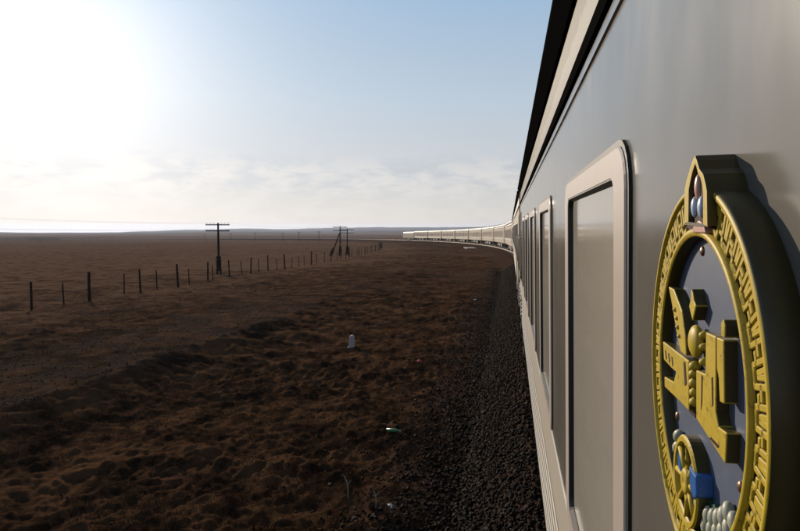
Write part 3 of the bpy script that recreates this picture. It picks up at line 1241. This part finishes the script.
for seg_ in ((-.5, .04, -.2, .04), (-.2, .04, -.2, .96), (-.2, .96, .2, .96), (.2, .96, .2, .04), (.2, .04, .5, .04), (-.2, .5, .03, .5), (.2, .30, .0, .30),
             (-.40, .96, -.40, .36), (.40, .96, .40, .36), (-.40, .96, -.5, .96), (.40, .96, .5, .96)):
    stroke(*seg_)
key0 = kb.build('meander_key', M['gold'], emb, bevel=.0008, bseg=1)
NK = 29
first = True
for k in range(NK):
    a = 90 + 18.5 + (360 - 37) * (k + .5) / NK
    o = key0 if first else key0.copy()
    if not first:
        COL.objects.link(o)
        o.parent = emb
    first = False
    o.rotation_euler = (R2(a), 0, 0)

# pointed crest on top with three jewels
XC = -.0345
outer = poly([(684.5, 205), (685.2, 190), (687, 181), (690.9, 167.6), (693.6, 159.5), (695.6, 155.5), (697.6, 160.5), (700, 169), (703.7, 174), (706, 182.6), (707.5, 191), (708, 208)], XC)
inner = poly([(688.6, 222), (688.9, 190), (690.4, 182), (692.6, 172), (694.2, 167), (695.6, 163.5), (696.8, 167), (698.4, 173.5), (700.8, 178), (702.5, 185), (703.4, 193), (703.4, 224)], XC)
crest = MB()
outer[0] = ep(684.6, 224, XC)
outer[-1] = ep(708, 226, XC)
crest.quad_strip([[(.002, y, z) for y, z in outer], [(XC + .0012, y, z) for y, z in outer],
                  [(XC, y * .995 + .005 * outer[5][0], z - .0006) for y, z in outer], [(XC, y, z) for y, z in inner], [(XC + .0050, y, z) for y, z in inner]], True, True, False)
crest_o = crest.build('crest', M['gold_shaded'], emb)
mb = MB()
mb.quad_strip([[(XC - .0006, y, z) for y, z in outer], [(XC - .0006, y * .5 + iy * .5, z * .5 + iz * .5) for (y, z), (iy, iz) in zip(outer, inner)], [(XC - .0003, y, z) for y, z in inner]], False)
mb.build('crest_lip', M['gold'], crest_o)
mb = MB()
mb.v = [(XC + .0042, y, z) for y, z in inner]
mb.f = [tuple(range(len(inner)))]
mb.build('crest_recess', M['brown'], crest_o)
for (px, py, rx_, ry_, m_) in ((694.4, 187, 1.7, 13.0, 'gem_pink'), (690.9, 207, 1.6, 10.5, 'gem_blue'), (697.4, 207, 2.0, 11.0, 'gem_blue')):
    y, z = ep(px, py, XC)
    y2, z2 = ep(px + rx_, py + ry_, XC)
    mb = MB()
    ellipsoid(mb, y, z, abs(y2 - y), abs(z2 - z), XC + .004, .004, 12, 8)
    mb.build('jewel', M[m_], crest_o, smooth=True)
y0, z0 = ep(696, 226, XC)
mb = MB()
mb.prism_x([(y0 + .02, z0 - .006), (y0 + .016, z0 + .001), (y0, z0 + .005), (y0 - .016, z0 + .001), (y0 - .02, z0 - .006)], X_GROOVE, XC + .002)
mb.build('jewel_base', M['gem_pink'], crest_o, bevel=.001)

# horse and soyombo relief, cut in pieces standing proud of the field


def relief(name, pts, m, x=X_REL, bevel=.0012, parent=None):
    mb = MB()
    mb.prism_x(poly(pts, x), X_FIELD + .001, x)
    o = mb.build(name, M[m], parent or emb, bevel=bevel)
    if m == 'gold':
        o.data.materials.append(M['gold_shaded'])  # side faces get the darkened gold, their shade put in as colour
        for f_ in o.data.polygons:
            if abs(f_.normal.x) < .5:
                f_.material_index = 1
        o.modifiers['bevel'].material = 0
    return o


hind = relief('hindquarters', [(662.8, 341.3), (688.4, 361), (688.6, 411), (681, 403), (664.5, 387), (664.3, 376.5), (673.3, 382), (675.8, 372), (672, 369), (663.8, 360)], 'gold')
relief('tail', [(668.4, 286.5), (673.6, 289.5), (681.6, 311), (685.0, 337), (685.8, 356), (680.5, 352), (676, 331), (672.6, 309)], 'gold')
chest = relief('chest_and_foreleg', [(705.7, 332), (715.6, 336.6), (715.3, 412), (718, 427), (726.3, 433), (724.8, 464), (696, 418.6), (696, 370), (705, 374)], 'gold')
relief('head', [(716.4, 337), (723.2, 340), (723.9, 404), (719.5, 402), (718.4, 380), (716.6, 368)], 'gold')
relief('ear', [(720.5, 323), (723.2, 319), (724.6, 326), (724.3, 338), (721, 337)], 'gold')
relief('fore_hoof_groove', [(708.8, 438), (711.0, 437.5), (718.8, 446), (717.6, 448.2)], 'brown', X_REL - .0004, 0, chest)
relief('muscle_groove', [(711.2, 378), (712.6, 377), (713.0, 404), (712.0, 407)], 'brown', X_REL - .0004, 0, chest)
relief('muscle_groove', [(701.3, 375), (702.4, 376), (701.8, 404), (700.8, 410)], 'brown', X_REL - .0004, 0, chest)
relief('flank_groove', [(683.2, 362), (685.0, 362), (686.6, 384), (684.6, 386)], 'brown', X_REL - .0004, 0, hind)
for (a, b) in ((664.8, 350), (668.0, 353), (671.2, 356.5)):
    relief('mane_groove', [(a, b), (a + .9, b + .5), (a + 1.8, b + 8), (a + 1.0, b + 10)], 'brown', X_REL - .0004, 0, hind)
flame = relief('flame', [(691.2, 288.5), (692.6, 294), (693.8, 301), (695.6, 306), (692.2, 321), (688.7, 306), (690.2, 300), (690.6, 295)], 'gold')
for (px, py, rx_, ry_) in ((692.1, 341.5, 4.5, 20.0),):
    y, z = ep(px, py)
    y2, z2 = ep(px + rx_, py + ry_)
    mb = MB()
    ellipsoid(mb, y, z, abs(y2 - y), abs(z2 - z), X_REL + .004, .007, 18, 10)
    mb.build('sun_disc', M['gold'], emb, smooth=True)
for px, py, r_ in ((691.8, 366, 2.2), (691.6, 374, 2.2), (691.6, 383, 2.4), (692.2, 392.5, 2.2), (692, 402, 2.2), (702, 335, 1.9), (702, 347, 1.9), (702, 362, 2.0),
                   (675.2, 309.5, 1.3), (677.0, 318, 1.3), (678.0, 327, 1.3), (679.5, 336, 1.3)):
    y, z = ep(px, py)
    y2, _ = ep(px + r_, py)
    rr = abs(y2 - y)
    mb = MB()
    ellipsoid(mb, y, z, rr * .8, rr * .62, X_REL + .003, .006, 10, 6)
    mb.build('bead', M['gold'], emb, smooth=True)
relief('soyombo_bar', [(689.2, 360), (695.4, 366), (695.4, 418), (689.2, 412)], 'brown', X_REL + .005, 0)

# wheel with a blue silk sash, green hills, lotus petals
wy, wz = ep(687, 481.5)
WR = .0445
wh = empty('wheel')
wh.parent = emb
wh.location = (0, wy, wz)
lathe_x([(WR, X_FIELD), (WR, X_REL - .0008)], 48).build('wheel_side', M['gold_shaded'], wh)
lathe_x([(WR, X_REL - .001), (WR - .002, X_REL - .003), (WR - .0065, X_REL - .003), (WR - .008, X_REL - .001), (WR - .008, X_FIELD)], 48).build('wheel_rim', M['gold'], wh, smooth=False)
lathe_x([(.013, X_FIELD), (.013, X_REL - .002), (.010, X_REL - .004), (.004, X_REL - .004), (.001, X_REL - .002)], 24).build('hub', M['gold'], wh, smooth=True)
for k in range(8):
    a = 2 * math.pi * k / 8
    mb = MB()
    mb.tube([(X_REL + .001, .010 * math.cos(a), .010 * math.sin(a)), (X_REL, .022 * math.cos(a), .022 * math.sin(a)), (X_REL + .001, .036 * math.cos(a), .036 * math.sin(a))], [.0035, .0024, .004], 8)
    mb.build('spoke', M['gold'], wh, smooth=True)
sy, sz = ep(697, 484)
mb = MB()
mb.prism_x([(sy + .013, sz + .013), (sy - .010, sz + .011), (sy - .013, sz - .007), (sy - .004, sz - .014), (sy + .009, sz - .009)], X_FIELD + .001, X_REL - .0045)
mb.build('sash', M['blue'], emb, bevel=.002)
mb = MB()
mb.prism_x([(sy + .105 - .034, sz + .006), (sy + .093 - .034, sz + .012), (sy + .088 - .034, sz - .012), (sy + .098 - .034, sz - .016)], X_FIELD + .001, X_REL - .001)
mb.build('sash', M['blue'], emb, bevel=.002)
hp = []
for k in range(15):
    u = -1 + 2 * k / 14
    hp.append((u * .085, -.108 + .012 * (1 - abs(u)) + .004 * math.cos(u * 14)))
hp += [(.088, -.104), (.06, -.120), (0, -.134), (-.06, -.120), (-.088, -.104)]
mb = MB()
mb.prism_x(hp[::-1], X_FIELD + .001, X_FIELD - .005)
mb.build('green_hills', M['green'], emb, bevel=.001)
for k in range(13):
    a = 270 + (k - 6) * 7.6
    for rr, q in ((.127, 0), (.116, 3.8)):
        mb = MB()
        ellipsoid(mb, rr * math.cos(R2(a + q)), rr * math.sin(R2(a + q)),     .0065, .0095, X_FIELD - .005, .006, 10, 6, R2(a + q - 90))
        mb.build('lotus_petal', M['lotus'], emb, smooth=True)
for px, py in ((703, 251), (741, 487), (678, 416)):
    y, z = ep(px, py, X_FIELD)
    mb = MB()
    ellipsoid(mb, y, z, .005, .005, X_FIELD, .003, 12, 6)
    mb.build('bolt', M['bolt'], emb, smooth=True)

# ------------------------------------------------------------------ fence beside the line
FT = 26.3


def az_to_s(px, t):
    """where the pixel column crosses the line running t metres left of the track"""
    lo, hi = 2.0, 200.0
    for _ in range(60):
        m_ = (lo + hi) / 2
        x, y = from_st(m_, t)
        v = Vector((x, y, 0)) - Vector((CAM.x, CAM.y, 0))
        p = 400 + FPX * v.dot(RGT) / (v.x * FWD.x + v.y * FWD.y)
        if p < px:
            lo = m_
        else:
            hi = m_
    return lo


fence = empty('wire_fence')
x0, y0 = from_st(az_to_s(88, FT), FT)
fence.location = (x0, y0, float(height(x0, y0)))
F0 = Vector(fence.location)
tag(fence, 'straggling wire fence of weathered wooden posts along the railway land', 'fence')
spots = []
for px, thick in ((-95, 1), (-45, 0), (29.5, 1), (62.5, 0), (88, 2), (122.7, 0), (138.7, 1), (157.5, 0), (175, 2), (189, 0), (205.3, 1), (213, 0), (230, 1), (241, 0),
                  (249.6, 1), (258.5, 0), (268.5, 1), (276.8, 0), (284, 2), (291, 0), (298, 0), (305, 0), (310.6, 2), (317.5, 0), (324, 0), (330.5, 1), (336.5, 0)):
    spots.append((az_to_s(px, FT), thick))
s_ = spots[-1][0]
k = 0
while s_ < 210:
    s_ += 3.1 + .5 * random.random()
    spots.append((s_, 1 if k % 3 == 2 else 0))
    k += 1
tops = []
for s_, thick in spots:
    t_ = FT + random.uniform(-.15, .15)
    x, y = from_st(s_, t_)
    z = float(height(x, y))
    hgt = (1.30, 1.55, 1.72)[thick] * random.uniform(.94, 1.06)
    r_ = (.040, .062, .085)[thick]
    lx, ly = random.uniform(-.07, .07), random.uniform(-.07, .07)
    mb = MB()
    pts = [(x - F0.x, y - F0.y, z - .25 - F0.z), (x - F0.x + lx * .5, y - F0.y + ly * .5, z + hgt * .5 - F0.z), (x - F0.x + lx, y - F0.y + ly, z + hgt - F0.z),
           (x - F0.x + lx * 1.02, y - F0.y + ly * 1.02, z + hgt + .015 - F0.z)]
    mb.tube(pts, [r_ * 1.05, r_ * random.uniform(.9, 1.05), r_ * .92, r_ * .55], 7)
    mb.build('post', M['wood'], fence)
    tops.append((Vector((x - F0.x, y - F0.y, z - F0.z)), hgt, Vector((lx, ly, 0)), r_))
for fr in (.28, .55, .80):
    pts = []
    for i, (b, hgt, l, r_) in enumerate(tops):
        zz = 1.3 * fr
        p = b + l * (zz / hgt) + Vector((-r_ * .2, 0, zz))
        if i:
            q = pts[-1]
            mid = (q + p) / 2
            mid.z -= .03
            pts.append(mid)
        pts.append(p)
    MB().tube(pts, .0028, 4).build('wire', M['rust'], fence)

# ------------------------------------------------------------------ telegraph poles and wires
ins = None


def insulator(parent, x, y, z):
    global ins
    if ins is None:
        ins = MB().tube([(0, 0, 0), (0, 0, .05), (0, 0, .06), (0, 0, .10), (0, 0, .13), (0, 0, .16)], [.012, .012, .045, .04, .028, .015], 8).build('insulator', M['porcelain'], parent)
        o = ins
    else:
        o = ins.copy()
        COL.objects.link(o)
        o.parent = parent
    o.location = (x, y, z)
    return o


ARM_X = (-1.1, -.75, -.4, .4, .75, 1.1)


def telegraph_pole(x, y, hgt, rz, label, braces=0, stub=True, small=False, lean=0.0, grp='telegraph poles along the line'):
    z = float(height(x, y)) - .02
    root = empty('telegraph_pole', (x, y, z), (R2(lean), 0, rz))
    tag(root, label, 'pole', grp)
    MB().tube([(0, 0, -.3 if not stub else .35), (0, 0, hgt * .5), (.01, 0, hgt), (.01, 0, hgt + .02)], [.125, .11, .085, .04], 9).build('post', M['wood'], root)
    if stub:
        for sx in (-.17, .17):
            MB().tube([(sx, .02, -.4), (sx * .95, .02, 1.05), (sx * .9, .02, 1.75), (sx * .9, .02, 1.78)], [.10, .09, .08, .04], 8).build('footing_stub', M['wood'], root)
        bd = MB()
        for zz in (.62, 1.45):
            bd.tube([(-.30, .02, zz), (-.28, -.14, zz), (.28, -.14, zz), (.30, .02, zz), (.28, .16, zz), (-.28, .16, zz), (-.30, .02, zz)], .014, 5)
        bd.build('binding', M['rust'], root)
    for zz in (hgt - .22, hgt - .80):
        arm = MB().box(-1.22, 1.22, -.13, -.05, zz, zz + .10).build('crossarm', M['wood'], root)
        if not small:
            for ax in ARM_X:
                insulator(root, ax, -.09, zz + .10)
    for b in range(braces):
        sx = -1 if b == 0 else 1
        MB().tube([(sx * 1.75, .1, -.3), (sx * 1.45, .08, .45), (sx * .08, 0, hgt - 1.2)], [.13, .12, .085], 8).build('brace', M['wood'], root)
        MB().tube([(sx * 1.95, .1, -.4), (sx * 1.55, .1, .9), (sx * 1.2, .1, 1.5)], [.15, .14, .11], 8).build('footing_stub', M['wood'], root)
    return root


PT = 29.3
poles = []
specs = [(az_to_s(218, PT) - 47, PT, 5.25, 'telegraph pole with double crossarm', 0),
         (az_to_s(218, PT), PT, 4.95, 'tall telegraph pole with double crossarm and bound footing stubs behind the fence', 0),
         (az_to_s(340, PT), PT, 5.3, 'telegraph pole braced by a slanting timber beside the fence', 1),
         (az_to_s(347.2, PT), PT, 5.0, 'slim unbraced telegraph pole just past the braced one', 0)]
specs[0] = (specs[0][0], PT, 5.25, 'telegraph pole with double crossarm standing level with the coach windows', 0)
for s_, t_, hg, lb, br in specs:
    x, y = from_st(s_, t_)
    _, a = path(s_)
    o = telegraph_pole(x, y, hg, a, lb, br, stub=True)
    poles.append((o, hg))
# the far line of poles beside the bend
for px, s_ in ((319, 330), (299, 372), (283, 415), (255, 470), (231, 525), (205, 580)):
    d = ray(px, 240)
    k = math.hypot(*[v for v in from_st(s_, 31)])
    x, y = d.x * k / math.hypot(d.x, d.y), d.y * k / math.hypot(d.x, d.y)
    telegraph_pole(x, y, 6.2, YAW, 'small distant telegraph pole on the plain beyond the fence', 0, stub=False, small=True, grp='far telegraph poles on the plain')


def span(pa, pb, sag, lab):
    mid = []
    for k in range(13):
        u = k / 12
        p = pa.lerp(pb, u)
        p.z -= sag * 4 * u * (1 - u)
        mid.append(p)
    return mid


bpy.context.view_layer.update()
for zi, dz in ((0, .22), (1, .80)):
    for ax in ARM_X[::5]:
        pts = []
        for (pa, ha), (pb, hb) in zip(poles[:-1], poles[1:]):
            A = pa.matrix_world @ Vector((ax, -.09, ha - dz + .22))
            B = pb.matrix_world @ Vector((ax, -.09, hb - dz + .22))
            seg_ = span(A, B, .35, '')
            pts += seg_ if not pts else seg_[1:]
        o = MB().tube(pts, .0028, 4).build('telegraph_wire', M['wire'])
        tag(o, ('thin telegraph wire strung along the upper crossarms of the wooden poles', 'thin telegraph wire strung along the lower crossarms of the wooden poles')[zi], 'wire', ('upper telegraph wires', 'lower telegraph wires')[zi])

# ------------------------------------------------------------------ small things on the ground
p = ground_hit(351.5, 347.5)
mk = empty('marker_post', p - Vector((0, 0, .03)))
tag(mk, 'short white concrete marker post with rounded top on the brown ground', 'marker post')
pf = [(-.105, 0)] + [(-.095, .34)] + [(.095 * math.cos(R2(180 - 22.5 * k)), .36 + .11 * math.sin(R2(22.5 * k))) for k in range(9)] + [(.095, .34), (.105, 0)]
mb = MB()
mb.sweep_y(pf, -.06, .06, True)
mb.build('shaft', M['marker'], mk, bevel=.012)
mb = MB()
mb.box(-.14, .14, -.10, .10, -.12, .045)
mb.build('footing', M['concrete'], mk, bevel=.015)
mk.rotation_euler = (0, R2(3), YAW)

p = ground_hit(393.5, 432)
bt = empty('bottle', p + Vector((0, 0, .03)), (R2(86), 0, R2(75)))
tag(bt, 'green plastic bottle lying on the brown ground', 'bottle')
mb = MB()
mb.tube([(0, 0, -.14), (0, 0, -.135), (0, 0, .05), (0, 0, .10), (0, 0, .125)], [.02, .034, .034, .020, .013], 14)
mb.build('body', mat('green_plastic', (.03, .14, .045), .35), bt, smooth=True)
mb = MB()
mb.tube([(0, 0, .126), (0, 0, .145)], .015, 10)
mb.build('cap', mat('pale_cap', (.3, .33, .3), .5), bt)


def scrap(px, py, w, m, name, label, cat):
    p = ground_hit(px, py)
    rs_ = np.random.default_rng(int(px * 7 + py))
    n = 5
    mb = MB()
    top, bot = [], []
    for i in range(n):
        for j in range(n):
            z = .012 + .035 * rs_.random()
            top.append(((i / (n - 1) - .5) * w, (j / (n - 1) - .5) * w * .7, z))
    mb.v = top + [(a, b, c - .003) for a, b, c in top]
    for i in range(n - 1):
        for j in range(n - 1):
            a = i * n + j
            mb.f.append((a, a + n, a + n + 1, a + 1))
            mb.f.append((a + n * n, a + 1 + n * n, a + n + 1 + n * n, a + n + n * n))
    o = mb.build(name, m)
    o.location = p
    o.rotation_euler = (R2(18), R2(-14), rs_.random() * 3)
    return tag(o, label, cat)


mw = mat('white_paper', (.62, .60, .57), .8)
scrap(418.5, 362, .17, mat('red_wrapper', (.55, .05, .03), .45), 'wrapper', 'crumpled red wrapper lying on the brown ground', 'litter')
scrap(390.5, 507.5, .10, mw, 'paper_scrap', 'small white paper scrap beside the dry stalks', 'litter')
scrap(475, 300, .16, mw, 'paper_scrap', 'white paper scrap lying near the ballast shoulder', 'litter')


def stalk(px, py, h, label):
    p = ground_hit(px, py)
    o = MB().tube([(0, 0, -.03), (.012, 0, h * .35), (-.01, .01, h * .7), (-.05, .02, h * .92), (-.07, .02, h)], [.008, .007, .006, .004, .002], 6)
    o.tube([(.003, .0, h * .55), (.04, .01, h * .7), (.055, .01, h * .74)], [.004, .003, .002], 5)
    o = o.build('dry_stalk', mat('bleached_stalk', (.34, .29, .22), .8))
    o.location = p
    o.rotation_euler = (0, 0, YAW)
    return tag(o, label, 'stalk', 'bleached stalks')


stalk(375.5, 508, .30, 'bleached dry stalk standing beside the white paper scrap')
stalk(347.5, 498, .34, 'taller bleached dry stalk standing alone in brown dirt')

# pale concrete slab beside the rails on the bend
s_ = 150.0
x, y = from_st(s_, 3.9)
_, a = path(s_)
o = MB().box(-1.2, 1.2, -4.5, 4.5, -.5, .22).build('concrete_slab', M['concrete'], bevel=.03)
o.location = (x, y, float(height(x, y)))
o.rotation_euler = (0, 0, a)
tag(o, 'long pale concrete slab beside the rails on the bend', 'slab')

# ------------------------------------------------------------------ air
mb = MB()
mb.box(-12000, 12000, -12000, 12000, -140, 40)
vm = bpy.data.materials.new('thin_haze')
vm.use_nodes = True
vt = vm.node_tree
vt.nodes.clear()
vo = vt.nodes.new('ShaderNodeOutputMaterial')
pv = vt.nodes.new('ShaderNodeVolumePrincipled')
pv.inputs['Color'].default_value = (.70, .80, 1.0, 1)
pv.inputs['Density'].default_value = .00009
pv.inputs['Anisotropy'].default_value = .35
vt.links.new(pv.outputs[0], vo.inputs['Volume'])
hz = mb.build('haze', vm)
tag(hz, 'thin dusty haze over the plain', 'haze', kind='stuff')
